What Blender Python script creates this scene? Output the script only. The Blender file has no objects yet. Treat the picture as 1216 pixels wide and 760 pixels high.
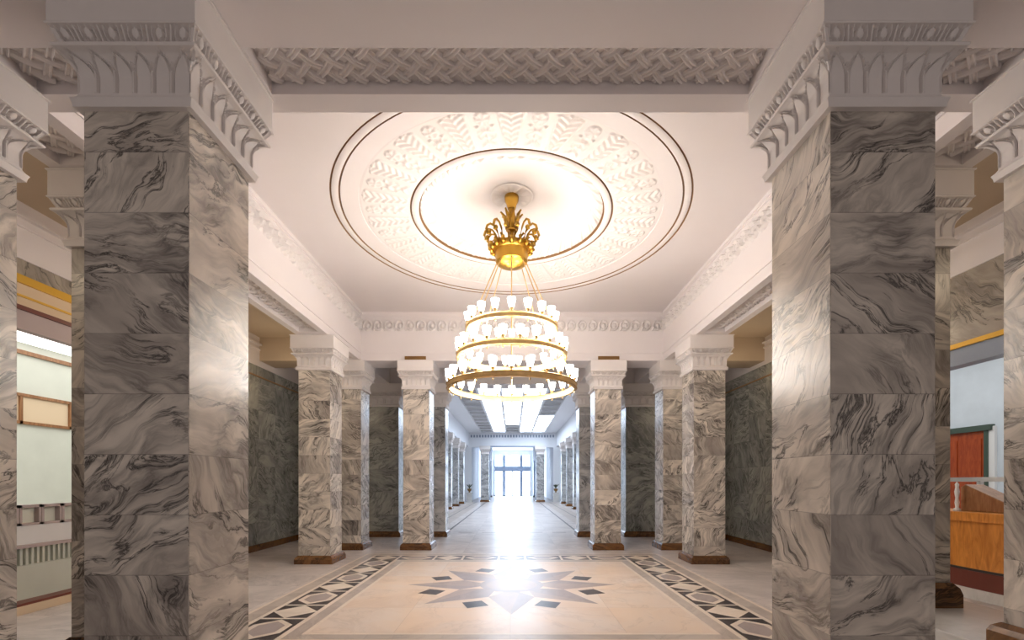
import bpy, math, random
import numpy as np
random.seed(4)
U = 0.62                      # one pillar width in metres; all lengths below are in pillar widths
EYE = 2.6
PI = math.pi
sc = bpy.context.scene
col = sc.collection

# ------------------------------------------------------------------ materials
def new_mat(name):
    m = bpy.data.materials.new(name); m.use_nodes = True
    nt = m.node_tree; b = nt.nodes['Principled BSDF']
    return m, nt, b

def plain(name, rgb, rough=.6, metal=0., bump=0., noise=0., nscale=3., emis=None, estr=0.):
    m, nt, b = new_mat(name)
    b.inputs['Base Color'].default_value = (*rgb, 1)
    b.inputs['Roughness'].default_value = rough
    b.inputs['Metallic'].default_value = metal
    if noise or bump:
        tc = nt.nodes.new('ShaderNodeTexCoord'); n = nt.nodes.new('ShaderNodeTexNoise')
        n.inputs['Scale'].default_value = nscale; n.inputs['Detail'].default_value = 5
        nt.links.new(tc.outputs['Object'], n.inputs['Vector'])
        if noise:
            mx = nt.nodes.new('ShaderNodeMix'); mx.data_type = 'RGBA'
            mx.inputs[6].default_value = (*[c*(1-noise) for c in rgb], 1)
            mx.inputs[7].default_value = (*[min(1, c*(1+noise)) for c in rgb], 1)
            nt.links.new(n.outputs['Fac'], mx.inputs[0]); nt.links.new(mx.outputs[2], b.inputs['Base Color'])
        if bump:
            bp = nt.nodes.new('ShaderNodeBump'); bp.inputs['Strength'].default_value = bump; bp.inputs['Distance'].default_value = .01
            nt.links.new(n.outputs['Fac'], bp.inputs['Height']); nt.links.new(bp.outputs['Normal'], b.inputs['Normal'])
    if emis:
        b.inputs['Emission Color'].default_value = (*emis, 1); b.inputs['Emission Strength'].default_value = estr
    return m

def marble(name, c1, c2, vein, slab, rough=.2, vs=2.2, vamt=.75, crack=.85, seam=.45, streak=(.62, .62, 3.0), stain=None, spec=.5):
    """veined marble laid in slabs of size `slab` (metres)"""
    m, nt, b = new_mat(name); N = nt.nodes.new; L = nt.links.new
    def math_(op, a, bb=None, c=None, clamp=False):
        n = N('ShaderNodeMath'); n.operation = op; n.use_clamp = clamp
        for i, v in enumerate((a, bb, c)):
            if v is None: continue
            if isinstance(v, (int, float)): n.inputs[i].default_value = v
            else: L(v, n.inputs[i])
        return n.outputs[0]
    def vmath(op, a, bb):
        n = N('ShaderNodeVectorMath'); n.operation = op
        for i, v in enumerate((a, bb)):
            if isinstance(v, (tuple, list)): n.inputs[i].default_value = v
            else: L(v, n.inputs[i])
        return n.outputs[0]
    tc = N('ShaderNodeTexCoord'); P = tc.outputs['Object']
    oi = N('ShaderNodeObjectInfo'); rnd = oi.outputs['Random']
    q = vmath('DIVIDE', vmath('ADD', P, tuple(v*.5 if v > 20 else .0113 for v in slab)), slab)
    cell = vmath('FLOOR', q, (0, 0, 0))
    geo = N('ShaderNodeNewGeometry')
    nr = vmath('MULTIPLY', vmath('FLOOR', vmath('ADD', tc.outputs['Normal'], (.5, .5, .5)), (0, 0, 0)), (7.1, 3.3, 0))
    seed = vmath('ADD', cell, nr)
    cmb = N('ShaderNodeCombineXYZ'); L(math_('MULTIPLY', rnd, 97.), cmb.inputs[0]); L(math_('MULTIPLY', rnd, 31.), cmb.inputs[1])
    seed = vmath('ADD', seed, cmb.outputs[0])
    wn = N('ShaderNodeTexWhiteNoise'); wn.noise_dimensions = '3D'; L(seed, wn.inputs['Vector'])
    off = vmath('MULTIPLY', wn.outputs['Color'], (23, 31, 17))
    rot = N('ShaderNodeVectorRotate'); rot.rotation_type = 'AXIS_ANGLE'
    def noise(scale, detail, dist, vec, rough_=.55, out='Fac'):
        n = N('ShaderNodeTexNoise'); n.inputs['Scale'].default_value = scale; n.inputs['Detail'].default_value = detail
        n.inputs['Distortion'].default_value = dist; n.inputs['Roughness'].default_value = rough_; L(vec, n.inputs['Vector'])
        return n.outputs[out]
    Pw = vmath('ADD', P, off)
    warp = vmath('MULTIPLY', vmath('SUBTRACT', noise(1.5, 3, 0, Pw, .5, 'Color'), (.5, .5, .5)), (.55, .55, .55))
    L(vmath('ADD', P, warp), rot.inputs['Vector']); L(tc.outputs['Normal'], rot.inputs['Axis'])
    L(math_('MULTIPLY_ADD', wn.outputs['Value'], 2.6, -1.3), rot.inputs['Angle'])
    p2 = vmath('ADD', vmath('MULTIPLY', rot.outputs['Vector'], streak), off)
    def ridge(v, k):
        a = math_('ABSOLUTE', math_('SUBTRACT', v, .5))
        return math_('SUBTRACT', 1, math_('MULTIPLY', a, k), clamp=True)
    cloud = noise(vs*.7, 4, .3, p2)
    r1 = ridge(noise(vs*1.1, 6, .5, p2, .6), 7)
    r1 = math_('MULTIPLY', math_('POWER', r1, 1.5), math_('MULTIPLY', math_('SUBTRACT', noise(vs*.9, 2, 0, vmath('ADD', Pw, (5, 5, 5))), .30), 2.4, clamp=True))
    r2 = math_('POWER', ridge(noise(vs*.62, 10, .9, vmath('ADD', p2, (9, 2, 4)), .66), 34), 1.3)
    msk = math_('MULTIPLY', math_('SUBTRACT', noise(vs*.8, 2, 0, vmath('ADD', Pw, (1, 8, 3))), .39), 7, clamp=True)
    r2 = math_('MULTIPLY', r2, msk)
    def mix(f, a, bb):
        n = N('ShaderNodeMix'); n.data_type = 'RGBA'
        L(f, n.inputs[0])
        for i, v in ((6, a), (7, bb)):
            if isinstance(v, tuple): n.inputs[i].default_value = (*v, 1)
            else: L(v, n.inputs[i])
        return n.outputs[2]
    f0 = math_('ADD', math_('MULTIPLY', math_('SUBTRACT', cloud, .38), 3.0), math_('MULTIPLY', math_('SUBTRACT', wn.outputs['Value'], .5), .7), clamp=True)
    c = mix(f0, c1, c2)
    if stain:
        c = mix(math_('MULTIPLY', math_('SUBTRACT', noise(1.3, 3, .5, vmath('ADD', P, (3, 3, 3))), .52), 3.5, clamp=True), c, stain)
    c = mix(math_('MULTIPLY', r1, vamt, clamp=True), c, vein)
    c = mix(math_('MULTIPLY', r2, crack, clamp=True), c, tuple(v*.35 for v in vein))
    if seam:
        fr = vmath('FRACTION', q, (0, 0, 0)); sp = N('ShaderNodeSeparateXYZ'); L(fr, sp.inputs[0])
        tot = None
        for i in range(3):
            if slab[i] > 20: continue
            e = math_('LESS_THAN', sp.outputs[i], .004/slab[i])
            tot = e if tot is None else math_('MAXIMUM', tot, e)
        if tot is not None:
            c = mix(math_('MULTIPLY', tot, seam), c, tuple(v*.4 for v in vein))
    L(c, b.inputs['Base Color']); b.inputs['Specular IOR Level'].default_value = spec
    L(math_('MULTIPLY_ADD', cloud, .12, rough-.05), b.inputs['Roughness'])
    return m

BIG = 1000.
M = {}
M['pillar'] = marble('veined_pillar_marble', (.82, .745, .655), (.41, .36, .32), (.15, .13, .12), (BIG, BIG, .3565), rough=.25, vs=2.1, vamt=1.0, crack=1.0)
M['pillar_grey'] = marble('grey_pillar_marble', (.66, .65, .64), (.38, .38, .385), (.12, .125, .13), (BIG, BIG, .3565), rough=.2, vs=2.1, vamt=.85, crack=.9)
M['wallm'] = marble('green_grey_marble', (.50, .50, .45), (.29, .295, .28), (.085, .095, .095), (BIG, .78, .66), rough=.22, vs=2.4)
M['wallx'] = marble('green_grey_marble_cross', (.50, .49, .44), (.30, .30, .275), (.085, .09, .09), (.8, BIG, .66), rough=.22, vs=2.4)
M['lintel'] = marble('lintel_marble', (.52, .46, .38), (.34, .30, .26), (.13, .12, .11), (BIG, 1.3, BIG), rough=.25)
M['brownm'] = marble('brown_base_marble', (.23, .10, .03), (.12, .05, .016), (.04, .018, .008), (BIG, BIG, BIG), rough=.2, seam=0)
M['floor_out'] = marble('pale_floor_marble', (.69, .62, .58), (.55, .49, .46), (.27, .24, .24), (1.1, .8, BIG), rough=.30, spec=.27, vs=1.4, vamt=.4, crack=.2, seam=.5, streak=(1, 2.6, 1))
M['floor_in'] = marble('peach_floor_marble', (.76, .60, .47), (.73, .64, .57), (.50, .36, .28), (1.24, .99, BIG), rough=.30, spec=.27, vs=1.0, vamt=.25, crack=.15, seam=.4, streak=(1, 1.6, 1))
M['floor_strip'] = marble('grey_beige_floor_marble', (.56, .48, .42), (.46, .39, .35), (.30, .25, .22), (1.5, 1.5, BIG), rough=.30, spec=.27, vs=1.6, vamt=.4, crack=.2, seam=.3, streak=(1, 2.6, 1))
M['floor_cream'] = marble('cream_floor_marble', (.80, .69, .58), (.74, .63, .53), (.55, .42, .33), (BIG, .8, BIG), rough=.30, spec=.27, vs=1.5, vamt=.2, crack=.1, seam=0, streak=(1, 2.6, 1))
M['floor_dark'] = marble('dark_inlay_marble', (.060, .050, .052), (.095, .08, .08), (.16, .14, .13), (BIG, BIG, BIG), rough=.30, spec=.27, vamt=.3, crack=0, seam=0)
M['floor_grey'] = marble('grey_inlay_marble', (.42, .35, .33), (.50, .42, .39), (.28, .24, .24), (BIG, BIG, BIG), rough=.30, spec=.27, vs=1.5, vamt=.4, crack=.1, seam=0, streak=(1, 2.6, 1))
M['floor_ray'] = marble('lavender_grey_inlay_marble', (.36, .32, .33), (.44, .39, .39), (.2, .17, .18), (BIG, BIG, BIG), rough=.30, spec=.27, vs=1.5, vamt=.4, crack=.1, seam=0, streak=(1, 2.6, 1))
M['pale_step'] = marble('pale_step_marble', (.70, .68, .65), (.60, .58, .56), (.4, .38, .36), (BIG, BIG, BIG), rough=.2, seam=0, vamt=.3, crack=.1)
M['plaster'] = plain('white_pink_plaster', (.81, .755, .75), .62, noise=.03, nscale=1.5)
M['relief'] = plain('cream_relief_plaster', (.83, .78, .765), .6, noise=.03, nscale=6)
M['capital'] = plain('capital_plaster', (.81, .76, .74), .5, noise=.05, nscale=5)
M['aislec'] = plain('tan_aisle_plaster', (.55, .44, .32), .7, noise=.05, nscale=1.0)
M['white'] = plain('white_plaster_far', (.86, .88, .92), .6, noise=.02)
M['groove'] = plain('brown_groove', (.30, .165, .07), .6)  # plain brown for the rim grooves and the string course
M['brass'] = plain('aged_brass', (.66, .46, .22), .42, 1.0, noise=.25, nscale=14)
M['gold'] = plain('bright_gold', (.52, .30, .05), .34, 1.0, noise=.15, nscale=10)
M['shade'] = plain('lit_opal_glass', (1, .95, .85), .4, emis=(1, .93, .84), estr=10)
M['bronze'] = plain('bronze_trim', (.30, .17, .06), .4, .7, noise=.2, nscale=8)
M['goldpaint'] = plain('gold_paint_strip', (.72, .42, .05), .4, .3)
M['darkred'] = plain('dark_red_wood', (.16, .035, .02), .4, noise=.2)
M['mauve'] = plain('mauve_plaster', (.50, .41, .40), .6)
M['cream'] = plain('cream_plaster', (.72, .56, .38), .6)
M['palegreen'] = plain('pale_green_wall', (.66, .68, .60), .5, noise=.1, nscale=2)
M['paleblue'] = plain('pale_blue_wall', (.62, .68, .74), .55, noise=.12, nscale=3, bump=.3)
M['dark'] = plain('dark_trim', (.06, .05, .045), .5)
M['steel'] = plain('blue_grey_metal', (.28, .33, .42), .4, .2, noise=.08)
M['daylight'] = plain('daylight_frosted_pane', (.9, .95, 1), .3, emis=(.68, .82, 1), estr=11)
M['skylight'] = plain('lit_skylight_glass', (.9, .95, 1), .3, emis=(.74, .85, 1), estr=5.2)
M['skygrey'] = plain('unlit_skylight_panel', (.42, .42, .43), .5)
M['paneglow'] = plain('lit_ceiling_panel', (1, 1, 1), .5, emis=(1, .99, .96), estr=1.5)
M['green_dark'] = plain('dark_green_frame', (.05, .08, .06), .5)
M['whitepaint'] = plain('white_gloss_paint', (.78, .78, .78), .35)
M['leaf'] = plain('dark_leaf', (.05, .07, .035), .6, noise=.3, nscale=20)

def wood(name, c1, c2, rough=.35):
    m, nt, b = new_mat(name); N = nt.nodes.new; L = nt.links.new
    tc = N('ShaderNodeTexCoord'); mp = N('ShaderNodeMapping'); mp.inputs['Scale'].default_value = (6, 6, 1.2)
    n = N('ShaderNodeTexNoise'); n.inputs['Scale'].default_value = 2.5; n.inputs['Detail'].default_value = 6; n.inputs['Distortion'].default_value = 1.2
    cr = N('ShaderNodeValToRGB'); cr.color_ramp.elements[0].color = (*c1, 1); cr.color_ramp.elements[1].color = (*c2, 1)
    cr.color_ramp.elements[0].position = .35; cr.color_ramp.elements[1].position = .65
    L(tc.outputs['Object'], mp.inputs[0]); L(mp.outputs[0], n.inputs['Vector']); L(n.outputs['Fac'], cr.inputs[0]); L(cr.outputs[0], b.inputs['Base Color'])
    b.inputs['Roughness'].default_value = rough
    return m
M['wood_orange'] = wood('orange_varnished_wood', (.50, .17, .025), (.72, .29, .05))
M['wood_red'] = wood('red_brown_door_wood', (.30, .045, .012), (.42, .08, .02))
M['wood_brown'] = wood('brown_wood', (.22, .09, .03), (.36, .17, .07))

# ------------------------------------------------------------------ mesh building (pillar-width units)
class MB:
    def __init__(s): s.V = []; s.F = []; s.MI = []; s.n = 0
    def add(s, verts, faces, mi=0):
        verts = np.asarray(verts, float).reshape(-1, 3)
        s.V.append(verts); s.F += [tuple(i+s.n for i in f) for f in faces]; s.MI += [mi]*len(faces); s.n += len(verts)
        return s
    def box(s, x0, x1, y0, y1, z0, z1, mi=0):
        if x0 > x1: x0, x1 = x1, x0
        v = [(x, y, z) for z in (z0, z1) for y in (y0, y1) for x in (x0, x1)]
        return s.add(v, [(0, 2, 3, 1), (4, 5, 7, 6), (0, 1, 5, 4), (2, 6, 7, 3), (0, 4, 6, 2), (1, 3, 7, 5)], mi)
    def poly(s, pts, z, mi=0):
        return s.add([(x, y, z) for x, y in pts], [tuple(range(len(pts)))], mi)
    def rect(s, x0, x1, y0, y1, z, mi=0):
        if x0 > x1: x0, x1 = x1, x0
        return s.poly([(x0, y0), (x1, y0), (x1, y1), (x0, y1)], z, mi)
    def grid(s, P, mi=0, flip=False, closed=False):
        n, m = P.shape[:2]
        i = np.arange(n-1)[:, None]; j = np.arange(m if closed else m-1)[None, :]; j2 = (j+1) % m
        a = i*m+j; b_ = i*m+j2; c = (i+1)*m+j2; d = (i+1)*m+j
        q = np.stack([a, b_, c, d] if not flip else [a, d, c, b_], -1).reshape(-1, 4)
        return s.add(P.reshape(-1, 3), [tuple(r) for r in q.tolist()], mi)
    def lathe(s, prof, n=32, c=(0, 0), mi=0, flip=False):
        t = np.arange(n)*2*PI/n
        P = np.array([[(c[0]+r*math.cos(a), c[1]+r*math.sin(a), z) for a in t] for r, z in prof])
        return s.grid(P, mi, flip=flip, closed=True)
    def tube(s, path, r, n=8, mi=0, cap=True):
        path = np.asarray(path, float); k = len(path); r = np.full(k, r) if np.isscalar(r) else np.asarray(r)
        rings = []
        for i in range(k):
            t = path[min(i+1, k-1)]-path[max(i-1, 0)]; t = t/np.linalg.norm(t)
            ref = np.array([0, 0, 1.]) if abs(t[2]) < .9 else np.array([1., 0, 0])
            u = np.cross(ref, t); u /= np.linalg.norm(u); v = np.cross(t, u)
            a = np.arange(n)*2*PI/n
            rings.append(path[i]+r[i]*(np.cos(a)[:, None]*u+np.sin(a)[:, None]*v))
        n0 = s.n; s.grid(np.array(rings), mi, closed=True)
        if cap:
            s.F += [tuple(n0+i for i in range(n))[::-1], tuple(n0+(k-1)*n+i for i in range(n))]; s.MI += [mi, mi]
        return s
    def ball(s, c, r, n=10, mi=0, sz=1.):
        pr = [(max(1e-4, r*math.sin(a)), -r*sz*math.cos(a)) for a in np.linspace(.01, PI-.01, n//2+2)]
        n0 = len(s.V); s.lathe(pr, n, mi=mi); s.V[n0] = s.V[n0]+np.array(c); return s
    def build(s, name, mats, parent=None, loc=(0, 0, 0), smooth=False, angle=None, kind=None):
        me = bpy.data.meshes.new(name)
        V = np.concatenate(s.V)*U
        me.from_pydata(V.tolist(), [], s.F)
        if not isinstance(mats, (list, tuple)): mats = [mats]
        for m in mats: me.materials.append(M[m])
        if len(mats) > 1: me.polygons.foreach_set('material_index', s.MI)
        if smooth:
            me.polygons.foreach_set('use_smooth', [True]*len(me.polygons))
            if angle: me.set_sharp_from_angle(angle=math.radians(angle))
        me.update()
        o = bpy.data.objects.new(name, me); col.objects.link(o)
        o.location = tuple(c*U for c in loc)
        if parent: o.parent = parent
        if kind: o['kind'] = kind
        return o

def thing(name, label, cat, loc=(0, 0, 0), rz=0, group=None, kind='thing'):
    o = bpy.data.objects.new(name, None); col.objects.link(o); o.empty_display_size = .1
    o.location = tuple(c*U for c in loc); o.rotation_euler = (0, 0, rz)
    o['label'] = label; o['category'] = cat; o['kind'] = kind
    if group: o['group'] = group
    return o
def tag(o, label, cat, group=None, kind='thing'):
    o['label'] = label; o['category'] = cat; o['kind'] = kind
    if group: o['group'] = group
    return o
def dup(root, loc, label, group=None, rz=None):
    r = root.copy(); col.objects.link(r); r.location = tuple(c*U for c in loc); r['label'] = label
    if rz is not None: r.rotation_euler = (0, 0, rz)
    if group: r['group'] = group
    for ch in list(root.children):
        c = ch.copy(); col.objects.link(c); c.parent = r
        for g in list(ch.children):
            d = g.copy(); col.objects.link(d); d.parent = c
    return r
def bevel(o, w=.006, seg=2):
    b = o.modifiers.new('bevel', 'BEVEL'); b.width = w; b.segments = seg; b.limit_method = 'ANGLE'
    return o
S = 'structure'

# ------------------------------------------------------------------ key dimensions
XI, XO = 5.75, 6.75           # side colonnade
CX = 3.05                     # inner face of the centre pillars
WX = 9.6                      # outer aisle walls
R1, R2, R3, R4, R7 = 4.42, 7.0, 14.7, 17.7, 21.9
SOF = EYE+4.6; CEIL = EYE+6.43; AIS = EYE+5.48
YC = 11.7                     # centre of the hall
YF = 61.                      # end wall of the skylit hall
YD = 84.4                     # entrance doors

# ------------------------------------------------------------------ floor
f = MB()
names = ['floor_out', 'floor_in', 'floor_strip', 'floor_cream', 'floor_dark', 'floor_grey', 'floor_ray', 'paleblue']
f.box(-21, 21, -3, 86, -.4, 0, 0)
f.V[0] = f.V[0]
z1, z2, z3, z4, z5 = .0012, .0024, .0036, .0048, .006
Y0, Y1 = 6.7, 16.3            # outer limits of the pattern band
f.rect(-5.22, 5.22, Y0-.45, Y1+.45, z1, 3)
f.rect(-5.14, 5.14, Y0-.37, Y1+.37, z2, 2)
f.rect(-4.84, 4.84, Y0-.07, Y1+.07, z3, 3)
f.rect(-3.80, 3.80, Y0+.95, Y1-.95, z4, 2)
f.rect(-3.56, 3.56, Y0+1.19, Y1-1.19, z5, 3)
f.rect(-3.48, 3.48, Y0+1.27, Y1-1.27, z5+.0012, 1)
def inlay(cx, cy, L, W, hexa, along_y):
    """one cell of the border: dark frame round a long hexagon, or four dark corners round a diamond"""
    def T(pts):
        return [(cx+(a if not along_y else b), cy+(b if not along_y else a)) for a, b in pts]
    l, w = L/2-.04, W/2-.03
    def put(pts, z, mi):
        p = T(pts)
        ar = sum(p[i][0]*p[(i+1) % len(p)][1]-p[(i+1) % len(p)][0]*p[i][1] for i in range(len(p)))
        f.poly(p if ar > 0 else p[::-1], z, mi)
    if hexa:
        put([(-l, -w), (l, -w), (l, w), (-l, w)], z4, 4)
        h = lambda k, e: [(-l*.96+e, 0), (-l*.40+e*.3, -w*.84+e*.8), (l*.40-e*.3, -w*.84+e*.8), (l*.96-e, 0), (l*.40-e*.3, w*.84-e*.8), (-l*.40+e*.3, w*.84-e*.8)]
        put(h(0, .0), z4+.0012, 3)
        put(h(0, .14), z4+.0024, 5)
    else:
        for sx in (-1, 1):
            for sy in (-1, 1):
                put([(sx*l, sy*w), (sx*l*.06, sy*w), (sx*l, sy*w*.03)], z4, 4)
cells = [(7.58, 8.82, 1), (8.82, 9.78, 0), (9.78, 11.02, 1), (11.02, 11.98, 0), (11.98, 13.22, 1), (13.22, 14.18, 0), (14.18, 15.42, 1)]
for sx in (-1, 1):
    for a, b, h in cells: inlay(sx*4.32, (a+b)/2, b-a, .9, h, True)
    for y in (7.14, 15.86): inlay(sx*4.32, y, .9, .9, 0, True)
xc = [(-3.87, -2.63, 1), (-2.63, -1.67, 0), (-1.67, -.45, 1), (-.45, .45, 0), (.45, 1.67, 1), (1.67, 2.63, 0), (2.63, 3.87, 1)]
for y in (7.14, 15.86):
    for a, b, h in xc: inlay((a+b)/2, y, b-a, .88, h, False)
zs = z5+.0024
def P(r, deg, cy=YC): return (r*math.sin(math.radians(deg)), cy+r*math.cos(math.radians(deg)))
for k in range(8):                                  # star of eight rays with slim dark lozenges between
    a = k*45
    f.poly([P(.5, a), P(1.35, a-22.5), P(2.62, a)][::1], zs, 6)
    f.poly([P(.5, a), P(2.62, a), P(1.35, a+22.5)], zs, 5)
    f.poly([P(1.70, a+22.5), P(2.03, a+22.5-9), P(2.36, a+22.5), P(2.03, a+22.5+9)][::-1], zs+.0006, 4)
    f.poly([P(.5, a+4), P(1.0, a-10), P(2.3, a), P(1.0, a+10)][::-1], zs+.001, 6 if k % 2 else 5)
f.poly([P(.80, -d) for d in range(0, 360, 10)], zs+.0018, 6)
f.poly([P(.64, -d) for d in range(0, 360, 10)], zs+.0030, 5)
# border lines of the floor in the skylit hall
for sx in (-1, 1):
    f.rect(sx*3.3, sx*3.42, 24, 60, z1, 4); f.rect(sx*3.9, sx*5.2, 24, 60, z1, 2); f.rect(sx*4.6, sx*4.68, 24, 60, z2, 4)
for x in (-3.6, -2.4, -1.2, 1.2, 2.4, 3.6):
    f.rect(x-.35, x+.35, 23.6, 24.0, z2, 5)
fl = f.build('floor', names, kind=S)

# ------------------------------------------------------------------ relief helpers
def capital_grid():
    prof = [(3.52, 0, 0), (3.522, .055, 0), (3.56, .06, 0), (3.60, .075, 0), (3.625, .045, 0), (3.65, .03, 0)]
    for t in np.linspace(0, 1, 36): prof.append((3.66+.335*t, .03+.12*max(0, (t-.45)/.55)**2, 1+t))
    prof += [(4.00, .162, 0), (4.02, .17, 0), (4.04, .155, 0)]
    for t in np.linspace(0, 1, 13): prof.append((4.045+.13*t, .11+.065*t, 3+t))
    prof += [(4.178, .19, 0), (4.19, .195, 0), (4.21, .18, 0), (4.57, .18, 0), (4.575, .20, 0), (4.595, .20, 0)]
    nl = 6; u = np.linspace(-1, 1, nl*28+1)
    rows = []
    for z, p, code in prof:
        d = np.zeros_like(u)
        if 1 <= code <= 2:
            t = code-1; s = ((u*.5+.5)*nl % 1)*2-1; s[-1] = 1; s[0] = -1
            w = .86 if t < .5 else .86*max(0., 1-((t-.5)/.47)**2.4)
            e = np.abs(s)-w
            d = np.where(e < 0, -.012, -.030)+.030*np.exp(-((e-.07)/.05)**2)-.034*np.exp(-((e+.06)/.05)**2)+.0*e
            ctr = np.exp(-((np.abs(s)-1)/.06)**2)*.030*(1 if t < .8 else 0)
            d = d+ctr
            if t < .04 or t > .985: d = d*.0
        elif code >= 3:
            t = code-3; s = ((u*.5+.5)*nl % 1)*2-1; s[-1] = 1; s[0] = -1
            r = np.sqrt((s/.62)**2+((t-.62)/.62)**2)
            d = np.exp(-((r-1)/.16)**2)+1.1*np.clip(1-(r/.60)**2, 0, 1)**.6+np.exp(-((np.abs(s)-1)/.10)**2)*(t > .15)
            d = -.05+.05*np.clip((d-.3)/.3, 0, 1)*(.8+.2*d)
            if t < .02 or t > .98: d = d*0
        rows.append((z, p, d))
    return u, rows
def build_capital(parent=None, half_x=.5):
    b = MB(); u, rows = capital_grid()
    for k in range(4):
        a = k*PI/2; hx = half_x if k % 2 == 0 else .5; hn = .5 if k % 2 == 0 else half_x
        G = np.zeros((len(rows), len(u), 3))
        for i, (z, p, d) in enumerate(rows):
            lx = u*(hx+p); ln = -(hn+p+d)
            lx = np.clip(lx, -(hx+p+d.max()*0), hx+p)
            G[i, :, 0] = lx*math.cos(a)-ln*math.sin(a); G[i, :, 1] = lx*math.sin(a)+ln*math.cos(a); G[i, :, 2] = EYE+z
        b.grid(G)
    b.box(-half_x+.06, half_x-.06, -.44, .44, EYE+3.53, EYE+4.59)
    return b.build('capital', 'capital', parent, smooth=True, angle=35)
def base_mb(hx=.5, z0=0, z1=.26, e=.08):
    b = MB()
    prof = [(e+.02, z0), (e+.02, z1*.0+z0+(z1-z0)*.55), (e-.005, z0+(z1-z0)*.8), (.015, z1), (-.05, z1+.002)]
    P4 = []
    for p, z in prof:
        P4.append([(-hx-p, -.5-p, z), (hx+p, -.5-p, z), (hx+p, .5+p, z), (-hx-p, .5+p, z)])
    b.grid(np.array(P4), closed=True)
    return b

def make_pillar(loc, label, group=None, z0=0, base_h=.26, cap=None, basemat='brownm', hx=.5, shaft='pillar'):
    t = thing('marble_pillar', label, 'pillar', (loc[0], loc[1], 0), 0, group)
    s = MB().box(-hx, hx, -.5, .5, z0+base_h-.02, EYE+3.54).build('shaft', shaft, t); bevel(s, .004)
    if cap is None: c = build_capital(t, hx)
    else:
        c = cap.copy(); col.objects.link(c); c.parent = t
    base_mb(hx, z0, z0+base_h).build('base', basemat, t)
    return t, c

G1 = 'great front pillars'; 
p0, CAP = make_pillar((-(CX+.5), R1+.5), 'huge dark-fronted marble pillar filling the left foreground')
make_pillar((CX+.5, R1+.5), 'huge grey marble pillar filling the right foreground', cap=CAP)
make_pillar((-(XI+.5), R1+.5), 'marble pillar cut off by the left edge of the photo', cap=CAP)
make_pillar((-(XI+.37), R2+.5), 'shaded pillar just behind the left foreground pillar, beside the glass shopfront', cap=CAP)
# raised platform on the right carries two pillars
make_pillar((XI+.5, R1+.5), 'pale marble pillar cut off by the right edge on a brown base', z0=.72, cap=CAP, base_h=.24)
make_pillar((XI+.37, R2+.5), 'shaded pillar just behind the right foreground pillar, beside the wooden desk', z0=.72, cap=CAP, base_h=.36)
pt = tag(bevel(MB().box(5.45, 7.17, 4.2, 8.2, 0, .72).build('marble_platform', 'pale_step'), .01), 'low pale marble platform under the two right-hand pillars', 'platform')
for sx, nm in ((-1, 'left'), (1, 'right')):
    make_pillar((sx*(XI+.5), R3+.5), 'tan veined pillar at the %s side of the hall, nearest beyond the foreground' % nm, cap=CAP)
    make_pillar((sx*(XI+.5), R4+.5), 'corner pillar of the hall, partly hidden behind the nearer %s side pillar' % nm, cap=CAP)
    make_pillar((sx*(CX+.10+.5), R4+.5), 'tan marble pillar %s of the chandelier under a small brown grille' % nm, cap=CAP)
    make_pillar((sx*(CX+.10+.5), R7+.5), 'grey pillar half hidden behind the grille-topped pillar, %s of the passage' % nm, cap=CAP, shaft='pillar_grey')
    make_pillar((sx*6.35, R7+.5), 'wide dark green-grey marble pier at the back of the %s gallery' % nm, hx=1.0, shaft='wallm')
    ordn = ['first', 'second', 'third', 'fourth', 'fifth', 'last']
    for i, y in enumerate((27.5, 33, 38.5, 44, 49.5, 55)):
        make_pillar((sx*(XI+.5), y), 'pale pillar of the skylit hall, %s in the %s row' % (ordn[i], nm), 'pillars of the far skylit hall', cap=CAP, shaft='pillar_grey')
    make_pillar((sx*3.58, YF-.75), 'pale marble pillar framing the %s side of the far doorway' % nm, 'pillars framing the far doorway', cap=CAP, shaft='pillar_grey')

# ------------------------------------------------------------------ basketweave soffit panels
def soffit_panel(x0, x1, y0, y1, label, along='x', zdeep=.16):
    """flat panel carrying two families of double-ridged straps woven over and under each other"""
    cx, cy = (x0+x1)/2, (y0+y1)/2
    hl, hw = ((x1-x0)/2-.02, (y1-y0)/2-.015) if along == 'x' else ((y1-y0)/2-.02, (x1-x0)/2-.015)
    b = MB(); b.box(x0-cx+.001, x1-cx-.001, y0-cy+.001, y1-cy-.001, .002, .012)
    Px, s = .25, 1.10; bw = .037
    prof = [(-bw, .0), (-bw, -.018), (-bw*.75, -.026), (-bw*.45, -.020), (-bw*.25, -.004), (bw*.25, -.004), (bw*.45, -.020), (bw*.75, -.026), (bw, -.018), (bw, .0)]
    n = int((hl+s*hw)/Px)+1
    L = math.hypot(s, 1)
    for fam in (1, -1):
        for i in range(-n, n+1):
            c = i*Px
            ya, yb = -hw, hw                    # clip the strap to the panel's length
            for lim in (-hl, hl):
                yl = (lim-c)/(fam*s)
                lo, hi = (yl, 1e9) if (fam*(1 if lim < 0 else -1)) > 0 else (-1e9, yl)
                ya, yb = max(ya, lo), min(yb, hi)
            if yb-ya < .06: continue
            ys = np.linspace(ya, yb, max(4, int((yb-ya)/.018)))
            m = 2*s*ys/Px
            zc = -.008-.011*(1+fam*np.cos(PI*m))
            xs_ = c+fam*s*ys
            nx_, ny_ = 1/L, -fam*s/L            # across the strap
            G = np.zeros((len(ys), len(prof), 3))
            for k, (o_, dz) in enumerate(prof):
                a_ = xs_+nx_*o_; b_ = ys+ny_*o_
                a_ = np.clip(a_, -hl-.01, hl+.01); b_ = np.clip(b_, -hw-.01, hw+.01)
                G[:, k, 0], G[:, k, 1] = (a_, b_) if along == 'x' else (b_, a_)
                G[:, k, 2] = zc+dz if dz < 0 else 0.002
            b.grid(G)
    o = b.build('woven_plaster_panel', 'relief', loc=(cx, cy, SOF+zdeep), smooth=True, angle=50)
    return tag(o, label, 'ceiling panel')

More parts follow.
